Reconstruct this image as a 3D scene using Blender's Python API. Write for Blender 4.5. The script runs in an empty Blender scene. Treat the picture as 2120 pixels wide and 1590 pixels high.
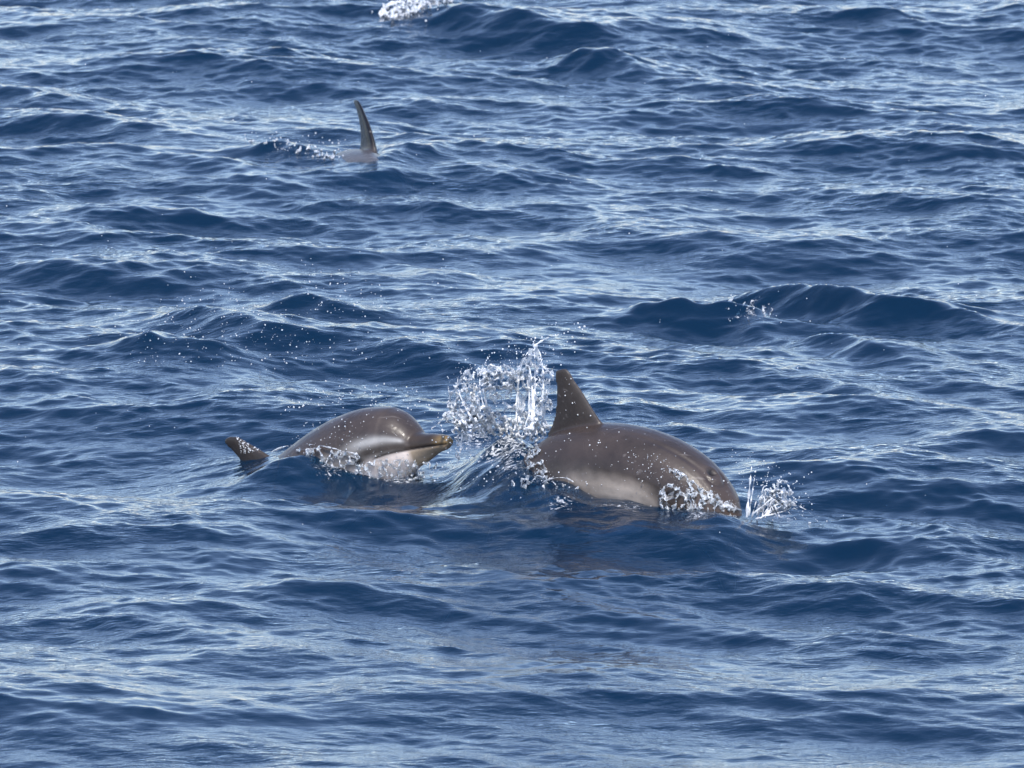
import bpy, bmesh, math, random
import numpy as np
from mathutils import Vector, Matrix

# ------------------------------------------------------------------ camera
scene = bpy.context.scene
COL = scene.collection
IMW, IMH = 2120.0, 1590.0
FPX = 20400.0                      # focal length in photograph pixels (long telephoto)
CAM_H = 5.61                       # eye height on the boat
PITCH = math.radians(8.78)
cam_data = bpy.data.cameras.new("camera")
cam_data.sensor_width = 36.0
cam_data.lens = 36.0 * FPX / IMW
cam_data.clip_start = 0.5
cam_data.clip_end = 9000.0
cam = bpy.data.objects.new("camera", cam_data)
COL.objects.link(cam)
cam.location = (0, 0, CAM_H)
cam.rotation_euler = (math.radians(90) - PITCH, 0, 0)
scene.camera = cam
cam_data.dof.use_dof = True
cam_data.dof.focus_distance = 34.3
cam_data.dof.aperture_fstop = 15.0

# ------------------------------------------------------------------ sky and sun
SUN_ELEV = math.radians(56)
SUN_AZ = math.radians(170)          # compass bearing from +Y, clockwise: behind the camera, to the right
world = bpy.data.worlds.new("World")
scene.world = world
world.use_nodes = True
wn = world.node_tree
sky = wn.nodes.new("ShaderNodeTexSky")
sky.sky_type = 'NISHITA'
sky.sun_disc = False
sky.sun_elevation = SUN_ELEV
sky.sun_rotation = SUN_AZ
sky.altitude = 0.0
sky.air_density = 1.0
sky.dust_density = 0.6
sky.ozone_density = 4.0
wn.nodes["Background"].inputs["Strength"].default_value = 0.12
tint = wn.nodes.new("ShaderNodeMix"); tint.data_type = 'RGBA'; tint.blend_type = 'MULTIPLY'; tint.inputs[0].default_value = 1.0
tint.inputs[7].default_value = (1.11, 1.02, 1.04, 1)          # uniform rosy tint on the sky colour, tuned for the reflections
wn.links.new(sky.outputs[0], tint.inputs[6])
wn.links.new(tint.outputs[2], wn.nodes["Background"].inputs["Color"])

sun_data = bpy.data.lights.new("sun", 'SUN')
sun_data.energy = 2.2
sun_data.angle = math.radians(2.0)
sun_data.color = (1.0, 0.94, 0.85)
sun = bpy.data.objects.new("sun", sun_data)
COL.objects.link(sun)
sd = Vector((math.sin(SUN_AZ) * math.cos(SUN_ELEV), math.cos(SUN_AZ) * math.cos(SUN_ELEV), math.sin(SUN_ELEV)))
sun.rotation_euler = sd.to_track_quat('Z', 'Y').to_euler()

scene.view_settings.view_transform = 'Standard'
scene.view_settings.look = 'None'
scene.view_settings.exposure = 1.02
scene.view_settings.gamma = 1.0
scene.view_settings.use_curve_mapping = False
scene.render.engine = 'CYCLES'
scene.cycles.max_bounces = 8
scene.cycles.transparent_max_bounces = 16
scene.cycles.use_denoising = True

# ------------------------------------------------------------------ helpers
def ground(px, py, z=0.0):
    """the point at height z that the photograph shows at pixel (px, py)"""
    vx, vy = (px - IMW / 2) / FPX, -(py - IMH / 2) / FPX
    cp, sp = math.cos(PITCH), math.sin(PITCH)
    d = (vx, cp + vy * sp, -sp + vy * cp)
    t = (z - CAM_H) / d[2]
    return Vector((d[0] * t, d[1] * t, z))

def at_depth(px, py, y):
    """the point at distance y from the boat that the photograph shows at pixel (px, py)"""
    vx, vy = (px - IMW / 2) / FPX, -(py - IMH / 2) / FPX
    cp, sp = math.cos(PITCH), math.sin(PITCH)
    d = (vx, cp + vy * sp, -sp + vy * cp)
    t = y / d[1]
    return Vector((d[0] * t, y, CAM_H + d[2] * t))

def sstep(a, b, x):
    t = np.clip((x - a) / (b - a), 0, 1)
    return t * t * (3 - 2 * t)

def new_mat(name):
    m = bpy.data.materials.new(name)
    m.use_nodes = True
    nt = m.node_tree
    nt.nodes.clear()
    out = nt.nodes.new("ShaderNodeOutputMaterial")
    return m, nt, out

def tag(o, label=None, cat=None, group=None, kind=None):
    if label: o["label"] = label
    if cat: o["category"] = cat
    if group: o["group"] = group
    if kind: o["kind"] = kind
    return o

def mesh_np(name, verts, faces, smooth=True):
    """verts (n,3) array, faces (m,k) array -> mesh"""
    me = bpy.data.meshes.new(name)
    n, (m, k) = len(verts), faces.shape
    me.vertices.add(n)
    me.vertices.foreach_set("co", np.ascontiguousarray(verts, np.float32).ravel())
    me.loops.add(m * k)
    me.loops.foreach_set("vertex_index", np.ascontiguousarray(faces, np.int32).ravel())
    me.polygons.add(m)
    me.polygons.foreach_set("loop_start", np.arange(0, m * k, k, dtype=np.int32))
    if smooth:
        me.polygons.foreach_set("use_smooth", np.ones(m, bool))
    me.update(calc_edges=True)
    return me

# ------------------------------------------------------------------ the sea
# one wind-sea spectrum, synthesised by FFT on a 26 m tile
L, N = 26.0, 2048
DIR = math.radians(-112)            # the wind waves run towards the boat and a little to the left

def sea_fields():
    rng = np.random.default_rng(11)
    kk = 2 * np.pi * np.fft.fftfreq(N, L / N)
    kx, ky = np.meshgrid(kk, kk, indexing='ij')
    k = np.hypot(kx, ky)
    k[0, 0] = 1.0
    th = np.arctan2(ky, kx) - DIR
    lam = 2 * np.pi / k
    # slope variance per octave, as bands (wavelength centre, width in octaves, rms slope, spreading power)
    spec = np.zeros_like(k)
    for lc, w, rms, sp in ((5.0, .55, .020, 3.0), (2.1, .7, .042, 2.0), (0.9, .8, .080, 1.8),
                           (0.38, .8, .098, 1.6), (0.15, .7, .104, 1.5), (0.07, .5, .106, 1.5)):
        oct_ = np.log2(lam / lc)
        sl = np.exp(-.5 * (oct_ / w) ** 2)
        c = np.clip(np.abs(np.cos(th / 2)), 0, 1) ** (2 * sp * 2) + .07 * np.abs(np.cos(th)) ** 2 + .025
        s = sl * c / k ** 2              # slope energy density -> per mode
        s[0, 0] = 0
        s *= rms ** 2 / s.sum()
        spec += s
    spec[lam < .036] = 0
    amp = np.sqrt(spec) / k               # height amplitude per mode
    ph = (rng.normal(size=k.shape) + 1j * rng.normal(size=k.shape)) / math.sqrt(2)
    H = amp * ph * N * N
    out = []
    chop = 0.95
    # long and short waves separately so that coarse cells carry only the long ones
    for mask in ((lam >= 1.2), (lam < 1.2)):
        Hm = H * mask
        z = np.fft.ifft2(Hm).real * math.sqrt(2)
        soft = 1.0 / (1 + (.10 / lam) ** 2)
        dx = np.fft.ifft2(1j * Hm * kx / k * soft).real * math.sqrt(2) * chop
        dy = np.fft.ifft2(1j * Hm * ky / k * soft).real * math.sqrt(2) * chop
        out.append(np.stack([dx, dy, z], -1).astype(np.float32))
    return out

SEA_LONG, SEA_SHORT = sea_fields()
SEA_OFF = (3.0, 7.0)

def tile(F, x, y):
    u = ((x + SEA_OFF[0]) / L * N) % N
    v = ((y + SEA_OFF[1]) / L * N) % N
    i = np.floor(u).astype(int); j = np.floor(v).astype(int)
    fu = (u - i)[..., None]; fv = (v - j)[..., None]
    i0, j0, i1, j1 = i % N, j % N, (i + 1) % N, (j + 1) % N
    return (F[i0, j0] * (1 - fu) * (1 - fv) + F[i1, j0] * fu * (1 - fv)
            + F[i0, j1] * (1 - fu) * fv + F[i1, j1] * fu * fv)

# single crests that stand out in the photograph: (pixel of the two ends of the crest line, height, steep side, gentle side)
CRESTS = []
BASINS = []
def crest(x0, y0, x1, y1, h, front, back, peak=.5):
    CRESTS.append((ground(x0, y0), ground(x1, y1), h, front, back, peak))
def mound(px, py, h, rx, ry, rot=0.0):
    BASINS.append((ground(px, py), h, rx, ry, math.radians(rot)))

for c in ((1545, 605, 2110, 690, .125, .15, .38, .20), (1325, 640, 1570, 652, .125, .16, .35), (1540, 652, 1880, 760, .050, .10, .25),
          (345, 662, 790, 735, .115, .18, .45, .25), (235, 738, 470, 748, .075, .15, .35), (510, 635, 800, 652, .070, .15, .35),
          (585, 1222, 1010, 1262, .055, .18, .45, .38), (890, 50, 1310, 95, .110, .24, .55), (1150, 135, 1330, 150, .095, .20, .45),
          (1320, 150, 1520, 190, .055, .18, .40), (-20, 190, 200, 222, .080, .22, .45), (60, 250, 380, 292, .070, .20, .45),
          (790, 335, 930, 338, .060, .16, .30), (480, 322, 700, 345, .065, .14, .30), (-30, 545, 330, 582, .075, .20, .45),
          (180, 440, 490, 446, .060, .18, .40), (1590, 780, 1850, 812, .060, .16, .40), (700, 690, 860, 700, .045, .16, .4),
          (640, 1090, 1110, 1088, .030, .16, .35), (1090, 1105, 1720, 1140, .030, .16, .4), (1560, 1205, 2100, 1245, .050, .2, .45),
          (640, 385, 940, 372, .040, .12, .35)):
    crest(c[0], c[1], c[2], c[3], c[4] * .80, c[5] * .76, c[6] * .80, *c[7:])
#MOUNDS#
mound(1035, 1015, .150, .17, .34)
mound(1078, 1040, .075, .095, .24)
mound(815, 350, .045, .10, .30)
mound(1165, 1052, .05, .09, .22)
mound(585, 988, .080, .18, .30)
mound(1330, 1090, .046, .5, .65)
mound(1500, 1105, .03, .12, .3)

def extra_height(x, y):
    z = np.zeros_like(x)
    for a, b, h, fr, bk, peak in CRESTS:
        d = (b - a); ln = d.xy.length
        tx, ty = d.x / ln, d.y / ln
        nx, ny = (ty, -tx)
        if ny > 0: nx, ny = -nx, -ny        # n points to the boat: the steep face
        s = ((x - a.x) * tx + (y - a.y) * ty) / ln
        wob = .06 * np.sin(s * 5.1 + h * 90) + .035 * np.sin(s * 11.3 + h * 50) + .015 * np.sin(s * 23 + h * 170)
        q = (x - a.x) * nx + (y - a.y) * ny + wob * ln * .5
        env = np.exp(-(np.abs(s - peak) / np.where(s < peak, peak * 1.04, (1 - peak) * 1.04)) ** (2.6 if peak == .5 else 1.7)) * (1 + .12 * np.sin(s * 8.3 + h * 310) + .07 * np.sin(s * 19.7 + h * 130))
        prof = np.where(q > 0, np.exp(-np.abs(q / fr) ** 1.5), np.exp(-np.abs(q / bk) ** 1.25))
        dip = -.28 * np.exp(-((q - fr * 2.2) / (fr * 1.3)) ** 2)
        z = z + h * env * (prof + dip)
    for c, h, rx, ry, r in BASINS:
        u = (x - c.x) * math.cos(r) + (y - c.y) * math.sin(r)
        v = -(x - c.x) * math.sin(r) + (y - c.y) * math.cos(r)
        e = h * np.exp(-((u / rx) ** 2 + (v / ry) ** 2))
        z = z + e * (1 + 7.0 * tile(SEA_SHORT, x * 1.7 + 5, y * 1.7)[..., 2]) if h > .06 else z + e     # rougher where it is heaped up
    return z

def gusts(x, y):
    """cat's paws and slicks: the wind roughens the water in patches"""
    g = np.sin(x * 1.1 + y * .55 + 1.0) + np.sin(-x * .7 + y * 1.3 + 4.0) + .8 * np.sin(x * 2.3 - y * .9 + 2.2)
    return .92 + .14 * g / 1.6 - .20 * (1 - sstep(30, 34, y))

def sea(x, y, short=1.0):
    d = tile(SEA_LONG, x, y) * (1 - .3 * (1 - sstep(30, 34, y)))[..., None] + tile(SEA_SHORT, x, y) * (np.asarray(short) * gusts(x, y))[..., None]
    z = d[..., 2] + extra_height(x, y)
    return np.stack([x + d[..., 0], y + d[..., 1], z], -1)

def sea_z(x, y):
    """height of the displaced surface above the point (x, y)"""
    x = np.atleast_1d(np.asarray(x, float)); y = np.atleast_1d(np.asarray(y, float))
    gx, gy = x.copy(), y.copy()
    for _ in range(5):
        p = sea(gx, gy)
        gx += (x - p[..., 0]) * .8; gy += (y - p[..., 1]) * .8
    return sea(gx, gy)[..., 2]

def axis(lo, hi, step, far_lo, far_hi, grow=1.22):
    core = list(np.arange(lo, hi + step / 2, step))
    a, s, left = lo, step, []
    while a > far_lo:
        s *= grow; a -= s; left.append(a)
    a, s, right = core[-1], step, []
    while a < far_hi:
        s *= grow; a += s; right.append(a)
    return np.array(left[::-1] + core + right)

XS = axis(-3.0, 3.0, 0.0096, -6000, 6000)
YS = axis(27.6, 50.5, 0.0186, -600, 8000)
GX, GY = np.meshgrid(XS, YS, indexing='ij')
cell = np.maximum(np.gradient(XS)[:, None], np.gradient(YS)[None, :])
short = 1 - sstep(.05, .3, cell)
longw = 1 - sstep(.5, 3.0, cell)
SP = sea(GX, GY, short)
SP[..., 0] = GX + (SP[..., 0] - GX) * longw
SP[..., 1] = GY + (SP[..., 1] - GY) * longw
SP[..., 2] *= longw
nx_, ny_ = GX.shape
idx = np.arange(nx_ * ny_).reshape(nx_, ny_)
quads = np.stack([idx[:-1, :-1], idx[1:, :-1], idx[1:, 1:], idx[:-1, 1:]], -1).reshape(-1, 4)
sea_me = mesh_np("sea", SP.reshape(-1, 3), quads)
foam = np.zeros(nx_ * ny_, np.float32)

# regular-grid heights of the finished surface, for setting things down on it
RX0, RY0, RD = -3.2, 27.0, .012
RH = np.full((int(6.4 / RD), int(24.0 / RD)), -9.0, np.float32)
ii = ((SP[..., 0] - RX0) / RD).astype(int).ravel(); jj = ((SP[..., 1] - RY0) / RD).astype(int).ravel()
ok = (ii >= 0) & (jj >= 0) & (ii < RH.shape[0]) & (jj < RH.shape[1])
np.maximum.at(RH, (ii[ok], jj[ok]), SP[..., 2].ravel()[ok].astype(np.float32))
for _ in range(3):                                   # close the pin-holes
    for ax in (0, 1):
        for sh in (1, -1):
            q = np.roll(RH, sh, ax); RH = np.where(RH < -5, q, RH)

def sea_hit(px, py):
    """where the line of sight through pixel (px, py) first meets the water"""
    g = ground(px, py)
    e = np.array((0, 0, CAM_H)); d = np.array(g) - e; d = d / d[1]
    ys = np.arange(28.0, 50.6, .012)
    P = e[None] + d[None] * ys[:, None]
    i = np.clip(((P[:, 0] - RX0) / RD).astype(int), 0, RH.shape[0] - 1)
    j = np.clip(((P[:, 1] - RY0) / RD).astype(int), 0, RH.shape[1] - 1)
    below = np.nonzero(P[:, 2] < RH[i, j])[0]
    return P[below[0]] if len(below) else np.array(g)

# foam lying on the water: (pixel, radius across, radius in depth, strength)
fx, fy = SP[..., 0].ravel(), SP[..., 1].ravel()
for px, py, rx, ry, st in ((1050, 905, .17, .35, .50), (1060, 950, .10, .25, .46), (985, 900, .12, .4, .46), (1440, 1068, .08, .12, .46), (1610, 1072, .10, .16, .46),
                           (830, 992, .13, .12, .50), (680, 975, .12, .12, .42), (1160, 1045, .10, .14, .44), (1290, 1050, .14, .10, .42),
                           (820, 30, .07, .25, .54), (890, 8, .12, .30, .50), (680, 326, .10, .2, .40), (600, 306, .16, .25, .36),
                           (1550, 640, .06, .12, .40), (930, 970, .10, .2, .44)):
    c = sea_hit(px, py)
    foam = np.maximum(foam, st * np.exp(-(((fx - c[0]) / rx) ** 2 + ((fy - c[1]) / ry) ** 2) ** 1.3)).astype(np.float32)

at = sea_me.attributes.new("foam", 'FLOAT', 'POINT')
at.data.foreach_set("value", foam)
sea_ob = bpy.data.objects.new("sea", sea_me)
COL.objects.link(sea_ob)
tag(sea_ob, "choppy deep blue open sea rippled by the wind", "sea", kind="structure")

def water_material():
    m, nt, out = new_mat("sea_water")
    nd, lk = nt.nodes, nt.links
    geo = nd.new("ShaderNodeNewGeometry")
    # capillary ripples too small for the mesh
    mp = nd.new("ShaderNodeMapping"); mp.inputs["Rotation"].default_value = (0, 0, math.radians(-32))
    mp.inputs["Scale"].default_value = (1.0, 2.0, 1.0)
    lk.new(geo.outputs["Position"], mp.inputs["Vector"])
    n1 = nd.new("ShaderNodeTexNoise"); n1.inputs["Scale"].default_value = 17.0
    n1.inputs["Detail"].default_value = 3.0; n1.inputs["Roughness"].default_value = .55
    lk.new(mp.outputs[0], n1.inputs["Vector"])
    n2 = nd.new("ShaderNodeTexNoise"); n2.inputs["Scale"].default_value = 1.3; n2.inputs["Detail"].default_value = 2.0
    lk.new(geo.outputs["Position"], n2.inputs["Vector"])
    gust = nd.new("ShaderNodeMapRange")
    gust.inputs[1].default_value = .35; gust.inputs[2].default_value = .7
    gust.inputs[3].default_value = .25; gust.inputs[4].default_value = 1.0
    lk.new(n2.outputs["Fac"], gust.inputs[0])
    mul = nd.new("ShaderNodeMath"); mul.operation = 'MULTIPLY'
    lk.new(n1.outputs["Fac"], mul.inputs[0]); lk.new(gust.outputs[0], mul.inputs[1])
    bump = nd.new("ShaderNodeBump"); bump.inputs["Strength"].default_value = 1.0
    bump.inputs["Distance"].default_value = .0068
    lk.new(mul.outputs[0], bump.inputs["Height"])
    fres = nd.new("ShaderNodeFresnel"); fres.inputs["IOR"].default_value = 1.34
    lk.new(bump.outputs[0], fres.inputs["Normal"])
    gl = nd.new("ShaderNodeBsdfGlossy"); gl.inputs["Roughness"].default_value = .035
    gl.inputs["Color"].default_value = (1, 1, 1, 1)
    lk.new(bump.outputs[0], gl.inputs["Normal"])
    df = nd.new("ShaderNodeBsdfDiffuse"); df.inputs["Color"].default_value = (.0006, .0215, .057, 1)
    tr = nd.new("ShaderNodeBsdfTransparent"); tr.inputs["Color"].default_value = (.55, .80, .95, 1)
    body = nd.new("ShaderNodeMixShader"); body.inputs[0].default_value = .38
    lk.new(df.outputs[0], body.inputs[1]); lk.new(tr.outputs[0], body.inputs[2])
    surf = nd.new("ShaderNodeMixShader")
    lk.new(fres.outputs[0], surf.inputs[0]); lk.new(body.outputs[0], surf.inputs[1]); lk.new(gl.outputs[0], surf.inputs[2])
    # foam
    fa = nd.new("ShaderNodeAttribute"); fa.attribute_name = "foam"
    fn = nd.new("ShaderNodeTexNoise"); fn.inputs["Scale"].default_value = 55.0; fn.inputs["Detail"].default_value = 5.0
    fn.inputs["Roughness"].default_value = .65; fn.inputs["Distortion"].default_value = .6
    lk.new(geo.outputs["Position"], fn.inputs["Vector"])
    ad = nd.new("ShaderNodeMath"); ad.operation = 'ADD'
    lk.new(fa.outputs["Fac"], ad.inputs[0]); lk.new(fn.outputs["Fac"], ad.inputs[1])
    fr = nd.new("ShaderNodeMapRange"); fr.inputs[1].default_value = .96; fr.inputs[2].default_value = 1.16
    lk.new(ad.outputs[0], fr.inputs[0])
    fd = nd.new("ShaderNodeBsdfDiffuse"); fd.inputs["Color"].default_value = (.80, .83, .86, 1)
    mix = nd.new("ShaderNodeMixShader")
    lk.new(fr.outputs[0], mix.inputs[0]); lk.new(surf.outputs[0], mix.inputs[1]); lk.new(fd.outputs[0], mix.inputs[2])
    lk.new(mix.outputs[0], out.inputs["Surface"])
    va = nd.new("ShaderNodeVolumeAbsorption")
    va.inputs["Color"].default_value = (.02, .30, .62, 1); va.inputs["Density"].default_value = 5.5
    lk.new(va.outputs[0], out.inputs["Volume"])
    return m
sea_me.materials.append(water_material())

# added dark sheet far below: keeps the sky background from showing through the water
blocker_me = mesh_np("deep_blocker", np.array([(-6000, -600, -9.0), (6000, -600, -9.0), (6000, 8000, -9.0), (-6000, 8000, -9.0)]), np.array([(0, 1, 2, 3)]))
blocker_ob = bpy.data.objects.new("deep_blocker", blocker_me)
COL.objects.link(blocker_ob)
tag(blocker_ob, kind="structure")
bm_, bnt, bout = new_mat("blocker_dark")
bdf = bnt.nodes.new("ShaderNodeBsdfDiffuse"); bdf.inputs["Color"].default_value = (.03, .04, .04, 1)
bnt.links.new(bdf.outputs[0], bout.inputs["Surface"])
blocker_me.materials.append(bm_)

# ------------------------------------------------------------------ dolphins
def interp(tab, s):
    tab = np.asarray(tab, float)
    # smooth (monotone-ish) cubic through the table
    x, y = tab[:, 0], tab[:, 1]
    d = np.gradient(y, x)
    i = np.clip(np.searchsorted(x, s, side='right') - 1, 0, len(x) - 2)
    h = x[i + 1] - x[i]
    t = np.clip((s - x[i]) / h, 0, 1)
    h00 = 2 * t ** 3 - 3 * t ** 2 + 1; h10 = t ** 3 - 2 * t ** 2 + t
    h01 = -2 * t ** 3 + 3 * t ** 2; h11 = t ** 3 - t ** 2
    return h00 * y[i] + h10 * h * d[i] + h01 * y[i + 1] + h11 * h * d[i + 1]

# fractions of body length, s = 0 at the beak tip
TOP = [(0, .004), (.012, .010), (.04, .0145), (.075, .0185), (.092, .024), (.106, .042), (.125, .061), (.15, .074), (.19, .082), (.25, .0885),
       (.34, .096), (.44, .099), (.54, .091), (.64, .072), (.74, .051), (.84, .036), (.92, .026), (.97, .015), (1.0, .005)]
BOT = [(0, .004), (.012, .011), (.04, .0165), (.075, .0235), (.106, .034), (.15, .056), (.20, .070), (.27, .083),
       (.36, .092), (.45, .092), (.54, .086), (.64, .070), (.74, .050), (.84, .034), (.92, .022), (.97, .013), (1.0, .005)]
WID = [(0, .005), (.012, .0125), (.04, .0175), (.075, .023), (.092, .029), (.106, .040), (.125, .053), (.15, .064), (.20, .076), (.27, .084),
       (.36, .089), (.45, .088), (.54, .078), (.64, .058), (.74, .037), (.84, .021), (.92, .014), (.97, .010), (1.0, .005)]

class Spine:
    def __init__(self, length, yaw, pitch, anchor_s, anchor, roll=0.0, bend=0.0):
        """yaw: the heading, measured from +X towards the boat; pitch: table s -> degrees nose-up"""
        n = 401
        self.L = length
        self.s = np.linspace(0, 1, n)
        p = np.radians(interp(pitch, self.s))
        yw = np.radians(yaw) + np.radians(bend) * (self.s - .4)
        self.T = np.stack([np.cos(p) * np.cos(yw), -np.cos(p) * np.sin(yw), np.sin(p)], -1)      # towards the beak
        up = np.stack([-np.sin(p) * np.cos(yw), np.sin(p) * np.sin(yw), np.cos(p)], -1)
        side = np.cross(self.T, up)                                                              # right flank
        r = np.radians(roll)
        self.N = up * math.cos(r) + side * math.sin(r)
        self.B = -up * math.sin(r) + side * math.cos(r)
        ds = length / (n - 1)
        C = -np.cumsum(self.T, axis=0) * ds
        k = int(round(anchor_s * (n - 1)))
        self.C = C - C[k] + np.array(anchor)
    def frame(self, s):
        k = np.clip(np.round(np.asarray(s) * 400).astype(int), 0, 400)
        return self.C[k], self.T[k], self.N[k], self.B[k]

def loft(rings, close=True):
    """list of (m,3) rings -> verts, quads with end caps as fans of quads"""
    m = len(rings[0]); n = len(rings)
    V = np.concatenate(rings + [rings[0].mean(0)[None], rings[-1].mean(0)[None]])
    F = []
    for i in range(n - 1):
        for j in range(m):
            j2 = (j + 1) % m
            F.append((i * m + j, i * m + j2, (i + 1) * m + j2, (i + 1) * m + j))
    c0, c1 = n * m, n * m + 1
    T = []
    for j in range(m):
        j2 = (j + 1) % m
        T.append((c0, j2, j)); T.append((c1, (n - 1) * m + j, (n - 1) * m + j2))
    return V, F + T

def foil_blade(origin, chord_dir, span_dir, thick_dir, sections):
    """sections: (span, leading, trailing, thickness) along span; returns a closed blade"""
    rings = []
    m = 20
    for sp, le, tr, th in sections:
        ring = []
        for j in range(m):
            a = 2 * math.pi * j / m
            c = math.cos(a)
            u = tr + (le - tr) * (.5 + .5 * c)
            ring.append(origin + span_dir * sp + chord_dir * u + thick_dir * (math.sin(a) * th * (.72 + .28 * c) if True else 0))
        rings.append(np.array(ring))
    return loft(rings)

FIN = [(-.060, .140, -.085, .032), (-.02, .134, -.110, .029), (0, .124, -.116, .026), (.015, .113, -.103, .0235), (.035, .100, -.087, .021), (.065, .082, -.072, .0185),
       (.10, .062, -.062, .016), (.135, .041, -.056, .0135), (.165, .020, -.052, .0115), (.188, .003, -.051, .0105), (.204, -.008, -.049, .0090), (.213, -.019, -.044, .006)]
FIN = [(a, l + .24 * max(0, a) + (.006 if a > .18 else 0), t + .20 * max(0, a) - (.004 if a > .18 else 0), h) for a, l, t, h in FIN]
BLUNT = [(a, .76 * l - .52 * max(0, a) + .016, .76 * t - .60 * max(0, a) - .004, h * 1.3 + .002) for a, l, t, h in FIN[:-1]] + [(.212, -.076, -.131, .010), (.219, -.088, -.130, .008), (.223, -.101, -.126, .004)]
TALL = [(a, l - 3.2 * max(0, a) ** 2, t - 3.6 * max(0, a) ** 2, h * 1.25) for a, l, t, h in FIN]
FLIPPER = [(-.03, .05, -.05, .014), (0, .055, -.05, .013), (.05, .045, -.055, .011), (.10, .02, -.06, .009),
           (.15, -.02, -.075, .007), (.19, -.06, -.095, .004), (.21, -.09, -.11, .002)]
FLUKE = [(-.02, .07, -.03, .012), (0, .065, -.035, .012), (.06, .04, -.05, .010), (.12, .0, -.06, .008),
         (.18, -.045, -.08, .006), (.23, -.09, -.11, .004), (.25, -.115, -.125, .002)]

def make_dolphin(name, sp, colour_fn, voxel, fin_scale=1.0, fin_s=.50, girth=1.0, fin_lean=0.0, fin_table=FIN, beak=1.0, jaw=1.0):
    Lb = sp.L
    parts = []
    rings = []
    ss = np.concatenate([np.linspace(0.001, .03, 8), np.linspace(.036, .30, 56), np.linspace(.31, .999, 70)])
    for s in ss:
        C, T, N_, B = sp.frame(s)
        t, b, w = (interp(X, np.array([s]))[0] * Lb for X in (TOP, BOT, WID))
        g = 1 + (girth - 1) * float(sstep(.08, .25, np.array(s))) + (beak - 1) * float(1 - sstep(.05, .12, np.array(s)))
        b *= 1 + (jaw - 1) * float(sstep(.03, .08, np.array(s)) * (1 - sstep(.17, .26, np.array(s))))
        ring = []
        for j in range(36):
            a = 2 * math.pi * j / 36
            ca, sa = math.cos(a), math.sin(a)
            ex = .92
            cv = math.copysign(abs(ca) ** ex, ca); sv = math.copysign(abs(sa) ** ex, sa)
            ring.append(C + N_ * ((t if ca > 0 else b) * g * cv) + B * (w * g * sv))
        rings.append(np.array(ring))
    parts.append(loft(rings))
    # dorsal fin
    C, T, N_, B = sp.frame(fin_s)
    top = interp(TOP, np.array([fin_s]))[0] * Lb * girth
    r = math.radians(fin_lean)
    parts.append(foil_blade(C + N_ * (top - .006), T, N_ * math.cos(r) + B * math.sin(r), B,
                            [(a * fin_scale, l * fin_scale, t_ * fin_scale, h * fin_scale) for a, l, t_, h in fin_table]))
    # flippers
    for sg in (1, -1):
        C, T, N_, B = sp.frame(.27)
        bot = interp(BOT, np.array([.27]))[0] * Lb
        w = interp(WID, np.array([.27]))[0] * Lb
        d = B * sg * .72 - N_ * .62 - T * .30
        d /= np.linalg.norm(d)
        ch = T - d * np.dot(T, d); ch /= np.linalg.norm(ch)
        parts.append(foil_blade(C - N_ * bot * .62 + B * sg * w * .62, ch, d, np.cross(d, ch),
                                [(a * Lb / 1.9, l * Lb / 1.9, t_ * Lb / 1.9, h) for a, l, t_, h in FLIPPER]))
    # flukes
    for sg in (1, -1):
        C, T, N_, B = sp.frame(.965)
        parts.append(foil_blade(C, T, B * sg, N_, [(a * Lb / 1.9, l * Lb / 1.9, t_ * Lb / 1.9, h + .002) for a, l, t_, h in FLUKE]))
    V, F, o = [], [], 0
    for v, f in parts:
        V.append(v); F += [tuple(i + o for i in q) for q in f]; o += len(v)
    me = bpy.data.meshes.new(name)
    me.from_pydata(np.concatenate(V).tolist(), [], F)
    bm = bmesh.new(); bm.from_mesh(me)
    bmesh.ops.recalc_face_normals(bm, faces=bm.faces)
    bm.to_mesh(me); bm.free()
    ob = bpy.data.objects.new(name, me)
    COL.objects.link(ob)
    rm = ob.modifiers.new("remesh", 'REMESH'); rm.mode = 'VOXEL'; rm.voxel_size = voxel; rm.use_smooth_shade = True
    sm = ob.modifiers.new("smooth", 'SMOOTH'); sm.factor = .5; sm.iterations = 5
    dg = bpy.context.evaluated_depsgraph_get()
    me2 = bpy.data.meshes.new_from_object(ob.evaluated_get(dg))
    ob.modifiers.clear()
    ob.data = me2; me2.name = name
    bpy.data.meshes.remove(me)
    me2.polygons.foreach_set("use_smooth", np.ones(len(me2.polygons), bool))
    # body coordinates of every vertex
    n = len(me2.vertices)
    co = np.empty(n * 3, np.float32); me2.vertices.foreach_get("co", co); co = co.reshape(-1, 3).astype(float)
    best = np.empty(n, int)
    for a in range(0, n, 8000):
        dd = ((co[a:a + 8000, None, :] - sp.C[None, ::2, :]) ** 2).sum(-1)
        best[a:a + 8000] = dd.argmin(1) * 2
    rel = co - sp.C[best]
    u = (rel * sp.N[best]).sum(-1); w = (rel * sp.B[best]).sum(-1)
    s = sp.s[best] - (rel * sp.T[best]).sum(-1) / Lb
    top = interp(TOP, s) * Lb * girth; bot = interp(BOT, s) * Lb * girth
    v = np.where(u > 0, u / np.maximum(top, .004), u / np.maximum(bot, .004))      # -1 belly .. 1 back, more on the fin
    col, disp = colour_fn(s, v, u, w, Lb)
    if disp is not None:
        rad = np.stack([u, w], -1); rl = np.linalg.norm(rad, axis=1, keepdims=True) + 1e-6
        dirn = (sp.N[best] * (u[:, None] / rl) + sp.B[best] * (w[:, None] / rl))
        co = co + dirn * disp[:, None]
        me2.vertices.foreach_set("co", co.astype(np.float32).ravel())
    ca = me2.color_attributes.new("skin", 'FLOAT_COLOR', 'POINT')
    ca.data.foreach_set("color", np.concatenate([np.clip(col, 0, 1), np.ones((n, 1))], 1).astype(np.float32).ravel())
    me2.update()
    me2.materials.append(SKIN)
    return ob

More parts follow.
